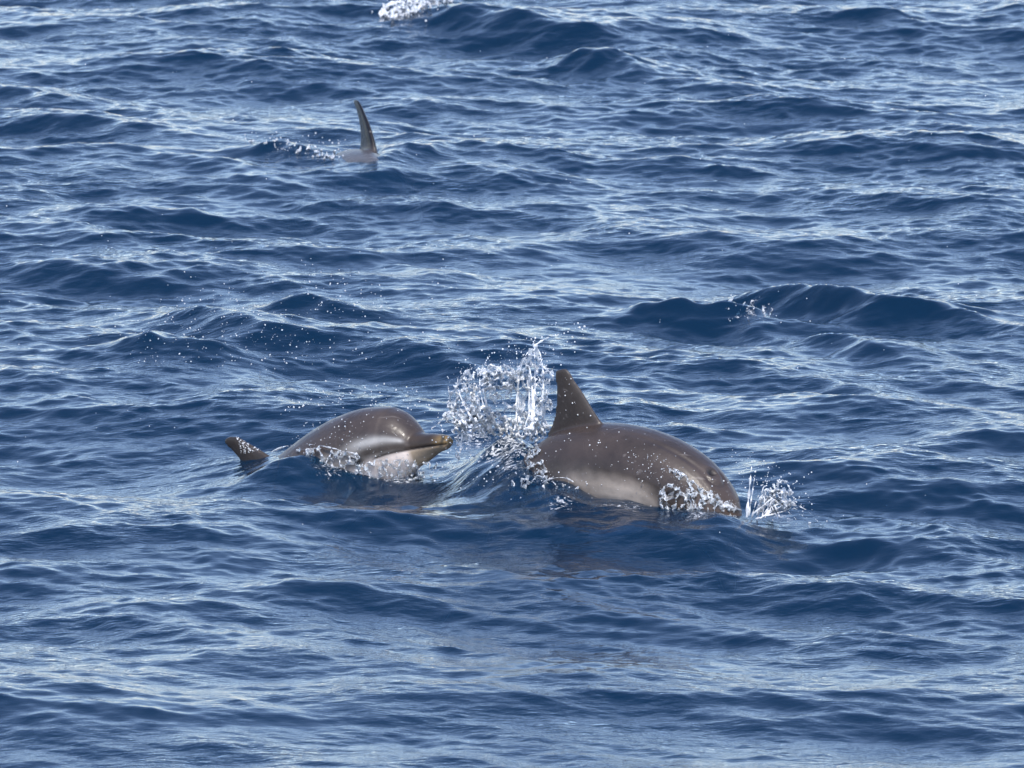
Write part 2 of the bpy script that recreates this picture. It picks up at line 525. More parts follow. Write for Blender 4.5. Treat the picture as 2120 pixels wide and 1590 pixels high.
def skin_material():
    m, nt, out = new_mat("wet_dolphin_skin")
    nd, lk = nt.nodes, nt.links
    at = nd.new("ShaderNodeVertexColor"); at.layer_name = "skin"
    tc = nd.new("ShaderNodeTexCoord")
    n = nd.new("ShaderNodeTexNoise"); n.inputs["Scale"].default_value = 9.0; n.inputs["Detail"].default_value = 6.0
    n.inputs["Roughness"].default_value = .6
    lk.new(tc.outputs["Object"], n.inputs["Vector"])
    mr = nd.new("ShaderNodeMapRange"); mr.inputs[1].default_value = .3; mr.inputs[2].default_value = .7
    mr.inputs[3].default_value = .66; mr.inputs[4].default_value = 1.30
    lk.new(n.outputs["Fac"], mr.inputs[0])
    mx = nd.new("ShaderNodeMix"); mx.data_type = 'RGBA'; mx.blend_type = 'MULTIPLY'; mx.inputs[0].default_value = 1.0
    lk.new(at.outputs["Color"], mx.inputs[6]); lk.new(mr.outputs[0], mx.inputs[7])
    mp = nd.new("ShaderNodeMapping"); mp.inputs["Scale"].default_value = (6, 60, 42); mp.inputs["Rotation"].default_value = (.4, .5, .6)
    lk.new(tc.outputs["Object"], mp.inputs["Vector"])
    ns = nd.new("ShaderNodeTexNoise"); ns.inputs["Scale"].default_value = 1.0; ns.inputs["Detail"].default_value = 3.0
    lk.new(mp.outputs[0], ns.inputs["Vector"])
    ms = nd.new("ShaderNodeMapRange"); ms.inputs[1].default_value = .66; ms.inputs[2].default_value = .74; ms.inputs[3].default_value = 0; ms.inputs[4].default_value = .55
    lk.new(ns.outputs["Fac"], ms.inputs[0])
    mx2 = nd.new("ShaderNodeMix"); mx2.data_type = 'RGBA'; mx2.inputs[7].default_value = (.17, .15, .14, 1)
    lk.new(ms.outputs[0], mx2.inputs[0]); lk.new(mx.outputs[2], mx2.inputs[6])
    n2 = nd.new("ShaderNodeTexNoise"); n2.inputs["Scale"].default_value = 60.0; n2.inputs["Detail"].default_value = 4.0
    lk.new(tc.outputs["Object"], n2.inputs["Vector"])
    bp = nd.new("ShaderNodeBump"); bp.inputs["Strength"].default_value = .35; bp.inputs["Distance"].default_value = .002
    lk.new(n2.outputs["Fac"], bp.inputs["Height"])
    rr = nd.new("ShaderNodeMapRange"); rr.inputs[3].default_value = .42; rr.inputs[4].default_value = .6
    lk.new(n.outputs["Fac"], rr.inputs[0])
    # the film of water still running off: patchy, rippled
    n3 = nd.new("ShaderNodeTexNoise"); n3.inputs["Scale"].default_value = 22.0; n3.inputs["Detail"].default_value = 5.0; n3.inputs["Roughness"].default_value = .62
    n3.inputs["Distortion"].default_value = .8
    lk.new(tc.outputs["Object"], n3.inputs["Vector"])
    b3 = nd.new("ShaderNodeBump"); b3.inputs["Strength"].default_value = .7; b3.inputs["Distance"].default_value = .004
    lk.new(n3.outputs["Fac"], b3.inputs["Height"])
    cr = nd.new("ShaderNodeMapRange"); cr.inputs[1].default_value = .35; cr.inputs[2].default_value = .65
    cr.inputs[3].default_value = .10; cr.inputs[4].default_value = .36
    lk.new(n3.outputs["Fac"], cr.inputs[0])
    p = nd.new("ShaderNodeBsdfPrincipled")
    p.inputs["IOR"].default_value = 1.38
    lk.new(mx2.outputs[2], p.inputs["Base Color"]); lk.new(rr.outputs[0], p.inputs["Roughness"]); lk.new(bp.outputs[0], p.inputs["Normal"])
    p.inputs["Coat Weight"].default_value = .5; p.inputs["Coat IOR"].default_value = 1.33
    lk.new(cr.outputs[0], p.inputs["Coat Roughness"]); lk.new(b3.outputs[0], p.inputs["Coat Normal"])
    lk.new(p.outputs[0], out.inputs["Surface"])
    return m
SKIN = skin_material()

def lerp(a, b, t):
    return a * (1 - t[:, None]) + np.array(b)[None] * t[:, None]

def wob(s, v, f=1.0):
    return np.sin(s * 37 * f + v * 5) * .5 + np.sin(s * 83 * f - v * 9 + 1.3) * .3 + np.sin(s * 17 * f + 2.1) * .4

def adult_skin(s, v, u, w, Lb):
    cape = np.array([.046, .034, .029]); n = len(s)
    col = np.tile(cape, (n, 1))
    ang = v + .04 * wob(s, v)
    # grey rear flank
    rear = sstep(.40, .60, s)
    edge = .30 - .32 * sstep(.42, .30, s) - .35 * sstep(.22, .12, s)
    g = 1 - sstep(edge - .18, edge + .22, ang)
    col = lerp(col, (.088, .076, .071), g)
    # pale thoracic panel, below the dip of the cape
    ed2 = .12 + .14 * np.exp(-((s - .33) / .09) ** 2) - .55 * sstep(.25, .15, s) - .30 * sstep(.42, .56, s)
    p = 1 - sstep(ed2 - .22, ed2 + .16, ang + .03 * wob(s, v, 2.3))
    col = lerp(col, (.36, .305, .255), p * .95)
    # dark smudge above the panel's rear end
    sm = np.exp(-((s - .445) / .045) ** 2 - ((ang + .06 - (s - .445) * 1.5 + .05 * wob(s, v, 3)) / .13) ** 2) * .9
    col = lerp(col, (.045, .036, .030), sm)
    bel = 1 - sstep(-.85, -.55, ang)
    col = lerp(col, (.52, .47, .42), bel * .8)
    # brown face
    hd = 1 - sstep(.10, .22, s)
    col = lerp(col, (.085, .058, .043), hd * .8)
    # fin a touch greyer
    f = sstep(1.06, 1.2, v) * (s > .3)
    col = lerp(col, (.045, .036, .031), f)
    # blowhole and the crescent crease around it
    r = np.hypot((s - .196) * Lb / .010, w / .020)
    r2 = np.hypot((s - .193) * Lb, w)
    top = v > .4
    hole = np.exp(-r ** 2 * 1.2) * top
    crease = np.exp(-((r2 - .036) / .007) ** 2) * top * sstep(.004, -.012, (s - .196) * Lb)
    disp = -.010 * hole - .004 * crease + .003 * np.exp(-((r2 - .022) / .009) ** 2) * top
    # shallow groove behind the blowhole along the nape
    gr = np.exp(-((w - .030 - .02 * np.sin((s - .20) * 14)) / .010) ** 2) * np.clip((s - .19) / .03, 0, 1) * np.clip((.34 - s) / .1, 0, 1) * (v > .3)
    disp = disp - .0045 * gr
    col = lerp(col, (.012, .009, .008), np.clip(hole * 1.3 + .35 * crease, 0, 1))
    return col, disp

def calf_skin(s, v, u, w, Lb):
    n = len(s)
    col = np.tile(np.array([.054, .041, .036]), (n, 1))
    ang = v + .03 * wob(s, v)
    # pale grey spinal blaze from behind the eye up and back
    ed = .16 + .10 * sstep(.2, .4, s)
    g = 1 - sstep(ed - .12, ed + .16, ang)
    col = lerp(col, (.20, .185, .175), g * sstep(.08, .14, s))
    # white-grey stripe from the base of the beak to above the eye
    c = .30 - 1.1 * np.clip(s - .10, 0, .2)
    st = np.exp(-((ang - c) / (.10 + .25 * np.clip(s - .10, 0, .1))) ** 2) * sstep(.094, .108, s) * (1 - sstep(.17, .235, s))
    col = lerp(col, (.40, .39, .375), np.clip(st * 1.0, 0, .9))
    # dark bridle from the beak to the eye
    c2 = .02 - .9 * np.clip(s - .09, 0, .2)
    br = np.exp(-((ang - c2) / .14) ** 2) * (1 - sstep(.17, .22, s))
    col = lerp(col, (.040, .030, .024), np.clip(br * 1.1, 0, .92))
    # throat and belly
    ed3 = -.26 - 1.2 * np.clip(s - .11, 0, .06) + .2 * sstep(.26, .40, s)
    t = 1 - sstep(ed3 - .16, ed3 + .12, ang)
    col = lerp(col, (.72, .62, .56), t * .97)
    # beak: dark top, ochre tip and sides of the lower jaw
    bk = 1 - sstep(.086, .10, s)
    col = lerp(col, (.042, .030, .022), bk * (ang > -.18))
    col = lerp(col, (.26, .19, .11), bk * sstep(-.12, -.45, ang) * .85)
    tip = (1 - sstep(.004, .045, s)) * sstep(-.45, -.05, ang + .35)
    col = lerp(col, (.30, .20, .085), tip * .8)
    # mouth line
    m0 = (-.0035 - .055 * np.clip(s - .02, 0, 1) - .9 * np.clip(s - .11, 0, 1) ** 2 * 3) * Lb
    dm = np.abs(u - m0)
    ml = np.exp(-(dm / .0042) ** 2) * (1 - sstep(.150, .168, s)) * (s > .006)
    col = lerp(col, (.02, .014, .011), np.clip(ml, 0, .95))
    # eye patch
    re = np.hypot((s - .192) * Lb / .020, (u + .013 * Lb) / .014)
    ep = np.exp(-re ** 2)
    col = lerp(col, (.018, .014, .012), np.clip(ep * 1.2, 0, .95))
    f = sstep(1.06, 1.2, v) * (s > .3)
    col = lerp(col, (.034, .026, .021), f)
    # crease between melon and beak
    cr = np.exp(-((s - .093) * Lb / .006) ** 2) * (v > .1)
    lump = .006 * np.exp(-re ** 2 * .7)
    return col, -.0035 * ml - .003 * cr + lump

def far_skin(s, v, u, w, Lb):
    n = len(s)
    col = np.tile(np.array([.06, .05, .047]), (n, 1))
    g = 1 - sstep(.72, .98, v + .03 * wob(s, v))
    col = lerp(col, (.085, .080, .079), g)
    f = sstep(1.05, 1.22, v) * (s > .3)
    col = lerp(col, (.004, .0028, .0025), f)
    return col, None

# the adult: arches to the right and towards the boat, head already going under
A_Y = ground(1240, 1040).y
adult_sp = Spine(1.78, 35, [(0, -76), (.08, -72), (.13, -58), (.18, -41), (.25, -20), (.32, -6), (.40, 5), (.47, 18), (.55, 42), (.8, 52), (1, 35)],
                 .45, at_depth(1220, 984, A_Y), roll=7)
adult = make_dolphin("dolphin", adult_sp, adult_skin, .0046, fin_s=.455)
tag(adult, "large brown dolphin with upright dorsal fin, diving head down beside the splash", "dolphin")

# the calf: head lifted out of the water, beak to the right
C_Y = ground(800, 985).y
calf_sp = Spine(1.74, 38, [(0, 10), (.08, 9), (.14, 9), (.20, 18), (.28, 31), (.36, 38), (.46, 33), (.60, 22), (.8, 10), (1, 0)],
                .20, at_depth(785, 929, C_Y), roll=2, bend=-12)
calf = make_dolphin("dolphin", calf_sp, calf_skin, .0044, fin_scale=.78, beak=1.22, jaw=1.42, fin_table=BLUNT, fin_s=.50, girth=1.04)
tag(calf, "smaller dolphin with pale throat and ochre beak lifted clear of the water", "dolphin")

# the third one, far behind
F_Y = ground(760, 338).y
far_sp = Spine(1.9, 72, [(0, -30), (.15, -22), (.3, -8), (.45, 3), (.6, 14), (.8, 22), (1, 20)],
               .5, at_depth(722, 388, F_Y), roll=-34)
far_d = make_dolphin("dolphin", far_sp, far_skin, .0055, fin_s=.50, girth=.92, fin_scale=1.15, fin_lean=33, fin_table=TALL)
tag(far_d, "distant dolphin showing only a thin tall dorsal fin and a strip of grey back", "dolphin")

# ------------------------------------------------------------------ thrown water
from mathutils.bvhtree import BVHTree

def ico_template(sub):
    bm = bmesh.new(); bmesh.ops.create_icosphere(bm, subdivisions=sub, radius=1.0)
    V = np.array([v.co[:] for v in bm.verts]); F = np.array([[v.index for v in f.verts] for f in bm.faces])
    bm.free()
    return V, F
ICO1, ICO2 = ico_template(1), ico_template(3)

def balls_mesh(name, P, R, tmpl=ICO1, stretch=None):
    """one mesh of many balls; stretch (n,3): elongation vector per ball"""
    V, F = tmpl
    P = np.asarray(P, float); R = np.asarray(R, float)
    verts = V[None] * R[:, None, None]
    if stretch is not None:
        ln = np.linalg.norm(stretch, axis=1, keepdims=True) + 1e-9
        d = stretch / ln
        verts = verts + (verts * d[:, None, :]).sum(-1, keepdims=True) * d[:, None, :] * ln[:, None, :]
    verts = verts + P[:, None, :]
    faces = F[None] + (np.arange(len(P)) * len(V))[:, None, None]
    return mesh_np(name, verts.reshape(-1, 3), faces.reshape(-1, 3))

def fused(name, P, R, voxel, smooth=2, mat=None, loose=None):
    """balls melted into one body of water; what breaks off joins the loose droplets as one part"""
    me = balls_mesh(name, P, R)
    ob = bpy.data.objects.new(name, me)
    COL.objects.link(ob)
    rm = ob.modifiers.new("remesh", 'REMESH'); rm.mode = 'VOXEL'; rm.voxel_size = voxel; rm.use_smooth_shade = True
    if smooth:
        sm = ob.modifiers.new("smooth", 'SMOOTH'); sm.factor = .5; sm.iterations = smooth
    dg = bpy.context.evaluated_depsgraph_get()
    ev = ob.evaluated_get(dg).to_mesh()
    nv, nf = len(ev.vertices), len(ev.polygons)
    co = np.empty(nv * 3, np.float32); ev.vertices.foreach_get("co", co); co = co.reshape(-1, 3)
    fa = np.empty(nf * 4, np.int32); ev.polygons.foreach_get("vertices", fa); fa = fa.reshape(-1, 4)
    ed = np.empty(len(ev.edges) * 2, np.int32); ev.edges.foreach_get("vertices", ed); ed = ed.reshape(-1, 2)
    ob.modifiers.clear()
    # connected components by label propagation
    lab = np.arange(nv)
    while True:
        m = np.minimum(lab[ed[:, 0]], lab[ed[:, 1]])
        new = lab.copy()
        np.minimum.at(new, ed[:, 0], m); np.minimum.at(new, ed[:, 1], m)
        new = new[new]; new = new[new]
        if (new == lab).all(): break
        lab = new
    ids, cnt = np.unique(lab, return_counts=True)
    big = lab == ids[cnt.argmax()]
    def sub(nm, mask, extra=None):
        remap = np.cumsum(mask) - 1
        f = remap[fa[mask[fa[:, 0]]]]
        return mesh_np(nm, co[mask], f)
    ob.data = sub(name, big); ob.data.materials.append(mat)
    bpy.data.meshes.remove(me)
    kids = []
    if (~big).any():
        kids.append(("broken_water", sub("broken_water", ~big)))
    if loose is not None and len(loose[0]):
        kids.append(("droplets", balls_mesh("droplets", loose[0], loose[1])))
    for nm, m2 in kids:
        m2.materials.append(mat)
        c = bpy.data.objects.new(nm, m2); COL.objects.link(c); c.parent = ob; c["kind"] = "stuff"
    return ob

def splash_material(name, white, rough, fineness):
    m, nt, out = new_mat(name)
    nd, lk = nt.nodes, nt.links
    tc = nd.new("ShaderNodeTexCoord")
    n = nd.new("ShaderNodeTexNoise"); n.inputs["Scale"].default_value = fineness; n.inputs["Detail"].default_value = 4.0
    lk.new(tc.outputs["Object"], n.inputs["Vector"])
    bp = nd.new("ShaderNodeBump"); bp.inputs["Strength"].default_value = .8; bp.inputs["Distance"].default_value = .004
    lk.new(n.outputs["Fac"], bp.inputs["Height"])
    g = nd.new("ShaderNodeBsdfPrincipled")
    g.inputs["Base Color"].default_value = (.95, .97, 1, 1); g.inputs["Roughness"].default_value = rough
    g.inputs["IOR"].default_value = 1.33; g.inputs["Transmission Weight"].default_value = 1.0
    lk.new(bp.outputs[0], g.inputs["Normal"])
    d = nd.new("ShaderNodeBsdfPrincipled")
    d.inputs["Base Color"].default_value = (.90, .92, .94, 1); d.inputs["Roughness"].default_value = .25
    d.inputs["Subsurface Weight"].default_value = 0.0
    lk.new(bp.outputs[0], d.inputs["Normal"])
    mr = nd.new("ShaderNodeMapRange"); mr.inputs[1].default_value = .38; mr.inputs[2].default_value = .62
    mr.inputs[3].default_value = max(0, white - .35); mr.inputs[4].default_value = min(1, white + .35)
    lk.new(n.outputs["Fac"], mr.inputs[0])
    mx = nd.new("ShaderNodeMixShader")
    tl = nd.new("ShaderNodeBsdfTranslucent"); tl.inputs["Color"].default_value = (.90, .92, .94, 1)
    dt = nd.new("ShaderNodeMixShader"); dt.inputs[0].default_value = .16; lk.new(d.outputs[0], dt.inputs[1]); lk.new(tl.outputs[0], dt.inputs[2])
    lk.new(mr.outputs[0], mx.inputs[0]); lk.new(g.outputs[0], mx.inputs[1]); lk.new(dt.outputs[0], mx.inputs[2])
    lk.new(mx.outputs[0], out.inputs["Surface"])
    return m
SPLASH = splash_material("aerated_water", .92, .15, 55)
def film_material(name, lo, hi):
    m, nt, out = new_mat(name)
    nd, lk = nt.nodes, nt.links
    tc = nd.new("ShaderNodeTexCoord")
    n = nd.new("ShaderNodeTexNoise"); n.inputs["Scale"].default_value = 48.0; n.inputs["Detail"].default_value = 5.0
    lk.new(tc.outputs["Object"], n.inputs["Vector"])
    bp = nd.new("ShaderNodeBump"); bp.inputs["Distance"].default_value = .006
    lk.new(n.outputs["Fac"], bp.inputs["Height"])
    tr = nd.new("ShaderNodeBsdfTransparent"); tr.inputs["Color"].default_value = (.93, .96, .98, 1)
    df = nd.new("ShaderNodeBsdfDiffuse"); df.inputs["Color"].default_value = (.9, .92, .94, 1); lk.new(bp.outputs[0], df.inputs["Normal"])
    gl = nd.new("ShaderNodeBsdfGlossy"); gl.inputs["Roughness"].default_value = .25; lk.new(bp.outputs[0], gl.inputs["Normal"])
    mr = nd.new("ShaderNodeMapRange"); mr.inputs[1].default_value = .42; mr.inputs[2].default_value = .68
    mr.inputs[3].default_value = lo; mr.inputs[4].default_value = hi
    lk.new(n.outputs["Fac"], mr.inputs[0])
    tl = nd.new("ShaderNodeBsdfTranslucent"); tl.inputs["Color"].default_value = (.9, .92, .94, 1)
    sc = nd.new("ShaderNodeMixShader"); sc.inputs[0].default_value = .3; lk.new(df.outputs[0], sc.inputs[1]); lk.new(tl.outputs[0], sc.inputs[2])
    a = nd.new("ShaderNodeMixShader"); lk.new(mr.outputs[0], a.inputs[0]); lk.new(tr.outputs[0], a.inputs[1]); lk.new(sc.outputs[0], a.inputs[2])
    fr = nd.new("ShaderNodeFresnel"); fr.inputs["IOR"].default_value = 1.33; lk.new(bp.outputs[0], fr.inputs["Normal"])
    fm = nd.new("ShaderNodeMath"); fm.operation = 'MULTIPLY'; fm.inputs[1].default_value = .35; lk.new(fr.outputs[0], fm.inputs[0])
    b = nd.new("ShaderNodeMixShader"); lk.new(fm.outputs[0], b.inputs[0]); lk.new(a.outputs[0], b.inputs[1]); lk.new(gl.outputs[0], b.inputs[2])
    lk.new(b.outputs[0], out.inputs["Surface"])
    return m
FILM = film_material("water_film", .20, .97)
THIN_FILM = film_material("thin_water_film", .02, .50)
CLEAR = splash_material("thrown_water", .40, .06, 70)
DROP = splash_material("water_drop", .70, .05, 90)

def bvh_of(ob):
    me = ob.data
    n = len(me.vertices); co = np.empty(n * 3, np.float32); me.vertices.foreach_get("co", co)
    return BVHTree.FromPolygons(co.reshape(-1, 3).tolist(), [tuple(p.vertices) for p in me.polygons])
BVH = {"adult": bvh_of(adult), "calf": bvh_of(calf)}
EYE = Vector((0, 0, CAM_H))

def skin_point(key, px, py, off=.008):
    d = (ground(px, py) - EYE).normalized()
    hit, nrm, _, _ = BVH[key].ray_cast(EYE, d)
    if hit is None: return None
    if nrm.dot(d) > 0: nrm = -nrm
    return np.array(hit + nrm * off)

def in_poly(poly, x, y):
    c = False; j = len(poly) - 1
    for i in range(len(poly)):
        xi, yi = poly[i]; xj, yj = poly[j]
        if (yi > y) != (yj > y) and x < (xj - xi) * (y - yi) / (yj - yi) + xi: c = not c
        j = i
    return c

class Water:
    """collects balls that are melted together afterwards"""
    def __init__(self, seed):
        self.P, self.R = [], []; self.dp, self.dr = [], []; self.tri = []
        self.r = random.Random(seed)
    def ball(self, p, r): self.P.append(np.array(p)); self.R.append(r)
    def drop(self, p, r): self.dp.append(np.array(p)); self.dr.append(r)
    def strand(self, pts, r0, r1, beads=.35):
        pts = [np.array(p, float) for p in pts]
        # catmull-rom
        n = len(pts)
        for i in range(n - 1):
            p0, p1, p2, p3 = pts[max(i - 1, 0)], pts[i], pts[i + 1], pts[min(i + 2, n - 1)]
            ln = np.linalg.norm(p2 - p1)
            k = max(2, int(ln / (.8 * max(.0018, min(r0, r1)))))
            for q in range(k):
                t = q / k
                p = .5 * ((2 * p1) + (-p0 + p2) * t + (2 * p0 - 5 * p1 + 4 * p2 - p3) * t * t + (-p0 + 3 * p1 - 3 * p2 + p3) * t ** 3)
                g = (i + t) / (n - 1)
                r = r0 + (r1 - r0) * g
                self.ball(p, r * (1 + beads * math.sin(g * 23 + pts[0][0] * 91) + self.r.uniform(-.2, .2)))
    THIN = .80
    def net(self, poly, n, place, r0, r1, links=2, blob=.2, blob_r=(.006, .011), reach=60, film=.8):
        """lace: random nodes inside the outline, linked to their neighbours by threads"""
        xs = [p[0] for p in poly]; ys = [p[1] for p in poly]
        r0 *= self.THIN; r1 *= self.THIN; blob_r = (blob_r[0] * .7, blob_r[1] * .75); blob *= .3; n = int(n * 1.35)
        N_ = []
        tries = 0
        while len(N_) < n and tries < n * 60:
            tries += 1
            x = self.r.uniform(min(xs), max(xs)); y = self.r.uniform(min(ys), max(ys))
            if not in_poly(poly, x, y): continue
            p = place(x, y)
            if p is not None: N_.append((x, y, np.array(p)))
        for i, (x, y, p) in enumerate(N_):
            near = sorted(((x - a) ** 2 * 1.5 + ((y - b)) ** 2 * .8, j) for j, (a, b, _) in enumerate(N_) if j != i)[:5]
            for d2, j in near[:links]:
                if d2 > reach ** 2: continue
                q = N_[j][2]
                mid = (p + q) / 2 + np.array([self.r.uniform(-.006, .006), self.r.uniform(-.01, .01), self.r.uniform(-.008, .004)])
                ra = self.r.uniform(r0, r1)
                self.strand([p, mid, q], ra, self.r.uniform(r0, r1), .25)
            if len(near) > 1 and near[1][0] < (reach * 1.3) ** 2 and self.r.random() < film:
                self.tri.append((p, N_[near[0][1]][2], N_[near[1][1]][2]))
                if len(near) > 2 and near[2][0] < (reach * 1.3) ** 2:
                    self.tri.append((p, N_[near[1][1]][2], N_[near[2][1]][2]))
                if links < 3 and len(near) > 3 and near[3][0] < (reach * 1.4) ** 2:
                    self.tri.append((p, N_[near[2][1]][2], N_[near[3][1]][2]))
            if self.r.random() < blob:
                self.ball(p, self.r.uniform(*blob_r))
    def spray(self, poly, n, place, rmin, rmax):
        xs = [p[0] for p in poly]; ys = [p[1] for p in poly]
        k = 0; tries = 0
        while k < n and tries < n * 40:
            tries += 1
            x = self.r.uniform(min(xs), max(xs)); y = self.r.uniform(min(ys), max(ys))
            if not in_poly(poly, x, y): continue
            p = place(x, y)
            if p is None: continue
            r = rmin + (rmax - rmin) * self.r.random() ** 3.2
            self.drop(p, r); k += 1
    def build(self, name, mat, voxel=.0022, smooth=2):
        ob = fused(name, np.array(self.P), np.array(self.R), voxel, smooth, mat, (np.array(self.dp), np.array(self.dr)))
        if self.tri:
            V, F = [], []
            for a, b, c in self.tri:                  # each film is a small bulged patch
                k = len(V)
                bul = np.array([self.r.uniform(-.006, .006), self.r.uniform(-.008, .004), self.r.uniform(-.004, .006)])
                ab, bc, ca, m = (a + b) / 2 + bul * .6, (b + c) / 2 + bul * .6, (c + a) / 2 + bul * .6, (a + b + c) / 3 + bul
                V += [a, b, c, ab, bc, ca, m]
                F += [(k, k + 3, k + 6), (k + 3, k + 1, k + 6), (k + 1, k + 4, k + 6), (k + 4, k + 2, k + 6), (k + 2, k + 5, k + 6), (k + 5, k, k + 6)]
            me = mesh_np("film", np.array(V), np.array(F)); me.materials.append(FILM if mat is SPLASH else THIN_FILM)
            c = bpy.data.objects.new("film", me); COL.objects.link(c); c.parent = ob; c["kind"] = "stuff"
        return ob

def near(y0, spread, rnd, curve=None):
    """places a pixel at the distance y0, give or take the spread, as a lump with real depth"""
    def f(x, y):
        return at_depth(x, y, y0 + rnd.uniform(-spread, spread) + (curve(x, y) if curve else 0))
    return f

def on_skin(key, off, y0=None, spread=.03, rnd=random.Random(5)):
    def f(x, y):
        p = skin_point(key, x, y, rnd.uniform(*off))
        if p is None and y0 is not None:
            p = np.array(at_depth(x, y, y0 + rnd.uniform(-spread, spread)))
        return p
    return f

# --- the plume thrown up behind the adult's fin
SY = A_Y + .34
w = Water(3); r = w.r
curl = lambda x, y: .10 * math.sin(x * .045 + y * .02)
f = near(SY, .07, r, curl)
LEFT = [(922, 876), (930, 815), (962, 766), (1012, 752), (1048, 768), (1016, 800), (990, 838), (1005, 870)]
BASE = [(945, 850), (1010, 836), (1060, 866), (1100, 850), (1140, 880), (1120, 918), (1060, 908), (1000, 896), (940, 886)]
TOPP = [(1042, 772), (1080, 742), (1098, 716), (1112, 712), (1120, 745), (1148, 770), (1142, 850), (1112, 862), (1090, 820), (1058, 812)]
w.net(LEFT, 165, f, .0016, .0034, 2, .3, (.004, .008), 40, 1.0)
w.net(BASE, 270, f, .002, .0042, 2, .5, (.005, .010), 36, 1.0)
w.net(TOPP, 125, f, .0016, .003, 2, .2, (.003, .007), 40, .95)
w.net([(985, 765), (1045, 752), (1085, 775), (1062, 800), (1020, 812), (1000, 800)], 80, f, .0018, .0034, 2, .25, (.004, .008), 34, .9)
w.net([(905, 862), (932, 848), (962, 868), (974, 900), (960, 940), (946, 962), (944, 915), (930, 880)], 60, near(SY - .06, .05, r), .0018, .0034, 2, .25, (.004, .007), 34, .6)
def heap(poly, n, r0, r1, dy=.06):
    xs = [p[0] for p in poly]; ys = [p[1] for p in poly]; k = 0
    while k < n:
        x = r.uniform(min(xs), max(xs)); y = r.uniform(min(ys), max(ys))
        if in_poly(poly, x, y):
            w.ball(at_depth(x, y, SY + curl(x, y) + r.uniform(-dy, dy)), r0 + (r1 - r0) * r.random() ** 2); k += 1
heap([(950, 866), (1000, 852), (1060, 872), (1100, 862), (1138, 885), (1118, 920), (1040, 915), (960, 900)], 260, .002, .0075)
heap([(930, 850), (945, 800), (975, 768), (1010, 762), (1000, 800), (975, 840)], 90, .0018, .006)
heap([(1090, 850), (1100, 790), (1120, 780), (1140, 860)], 40, .0025, .006)
w.net([(1000, 795), (1060, 790), (1095, 820), (1080, 860), (1020, 850)], 34, f, .0018, .0034, 2, .2, (.004, .007), 44, .5)
def flung(a, b, sag, r0, r1, dy=.06):
    """a finger of water thrown from pixel a to pixel b"""
    ya = SY + r.uniform(-dy, dy); yb = ya + r.uniform(-dy, dy)
    pts = []
    for t in (0, .25, .5, .75, 1):
        x = a[0] + (b[0] - a[0]) * t + sag * math.sin(math.pi * t); y = a[1] + (b[1] - a[1]) * (1 - (1 - t) ** 1.5)
        pts.append(np.array(at_depth(x, y, ya + (yb - ya) * t + curl(x, y))))
    w.strand(pts, r0, r1, .35)
    d = pts[-1] - pts[-2]
    for q in range(r.randint(1, 4)):
        w.drop(pts[-1] + d * r.uniform(.1, .9) * (q + 1) * .4, r.uniform(.0012, .003))
for _ in range(24):
    t = r.random()
    a = (950 + 175 * t, 895 + r.uniform(-14, 10))
    if t < .5: b = (r.uniform(926, 1040), r.uniform(756, 850)); sag = r.uniform(-22, -4)
    else: b = (r.uniform(1070, 1140), r.uniform(718, 810)); sag = r.uniform(-6, 14)
    flung(a, b, sag, r.uniform(.0026, .005), r.uniform(.0012, .0022))
for a, b, sag in (((1096, 860), (1106, 708), -4), ((1120, 860), (1108, 714), 10), ((1070, 830), (1104, 720), -8), ((1106, 716), (1152, 694), 0), ((958, 872), (940, 968), 4), ((935, 850), (898, 884), -4)):
    flung(a, b, sag, .0045, .0018, .03)
for x, y, q in ((1108, 700, .004), (1122, 698, .003), (1150, 694, .0035), (1168, 690, .003), (1176, 687, .0026), (1200, 678, .004), (1210, 676, .0045), (1206, 682, .003)):
    w.drop(at_depth(x, y, SY + r.uniform(-.1, .1)), q)
w.spray([(880, 880), (920, 780), (960, 740), (1050, 700), (1110, 670), (1200, 665), (1230, 690), (1160, 760), (1140, 870), (960, 960)], 300, near(SY, .22, r), .0009, .0036)
w.spray([(915, 880), (925, 805), (960, 755), (1020, 742), (1095, 705), (1120, 705), (1155, 770), (1142, 880), (1060, 915), (960, 905)], 700, near(SY, .12, r, curl), .0005, .0020)
plume = w.build("splash", SPLASH, .0026)
tag(plume, "tall white plume of thrown water behind the large dolphin's fin", "splash")

# --- the ruff of water the diving head pushes up
w = Water(8); r = w.r; w.THIN = .80
sk = on_skin("adult", (.001, .006), A_Y - .28, .04, r)
w.strand([sk(x + r.uniform(-4, 4), y + r.uniform(-4, 4)) for x, y in ((1372, 968), (1392, 974), (1412, 986), (1432, 994), (1456, 1012), (1480, 1028), (1504, 1044), (1526, 1056), (1540, 1066))], .003, .003, .6)
w.net([(1370, 962), (1400, 970), (1450, 1002), (1535, 1056), (1520, 1066), (1440, 1018), (1395, 988)], 48, sk, .0015, .003, 2, .25, (.003, .006), 34, .8)
w.net([(1370, 1010), (1392, 1002), (1432, 1012), (1462, 1044), (1450, 1072), (1400, 1078), (1366, 1062)], 85, on_skin("adult", (.002, .03), A_Y - .30, .04, r), .0016, .0032, 2, .3, (.003, .007), 32, .9)
w.net([(1420, 1000), (1500, 1044), (1538, 1066), (1530, 1080), (1450, 1070)], 40, on_skin("adult", (.001, .008), A_Y - .36, .04, r), .0014, .0026, 2, .15, (.003, .006), 36, .9)
for _ in range(10):
    x = r.uniform(1370, 1530)
    y = 1040 + (x - 1370) * .1
    p = [sk(x + q * r.uniform(-3, 6), y + q * 9) for q in range(4)]
    w.strand(p, .0022, .0012, .4)
w.spray([(1290, 940), (1380, 950), (1540, 1050), (1545, 1085), (1360, 1085), (1330, 1000)], 110, on_skin("adult", (.002, .03), A_Y - .33, .06, r), .0009, .0030)
ruff = w.build("splash", CLEAR)
tag(ruff, "foaming ruff of water sliding over the large dolphin's diving head", "splash")

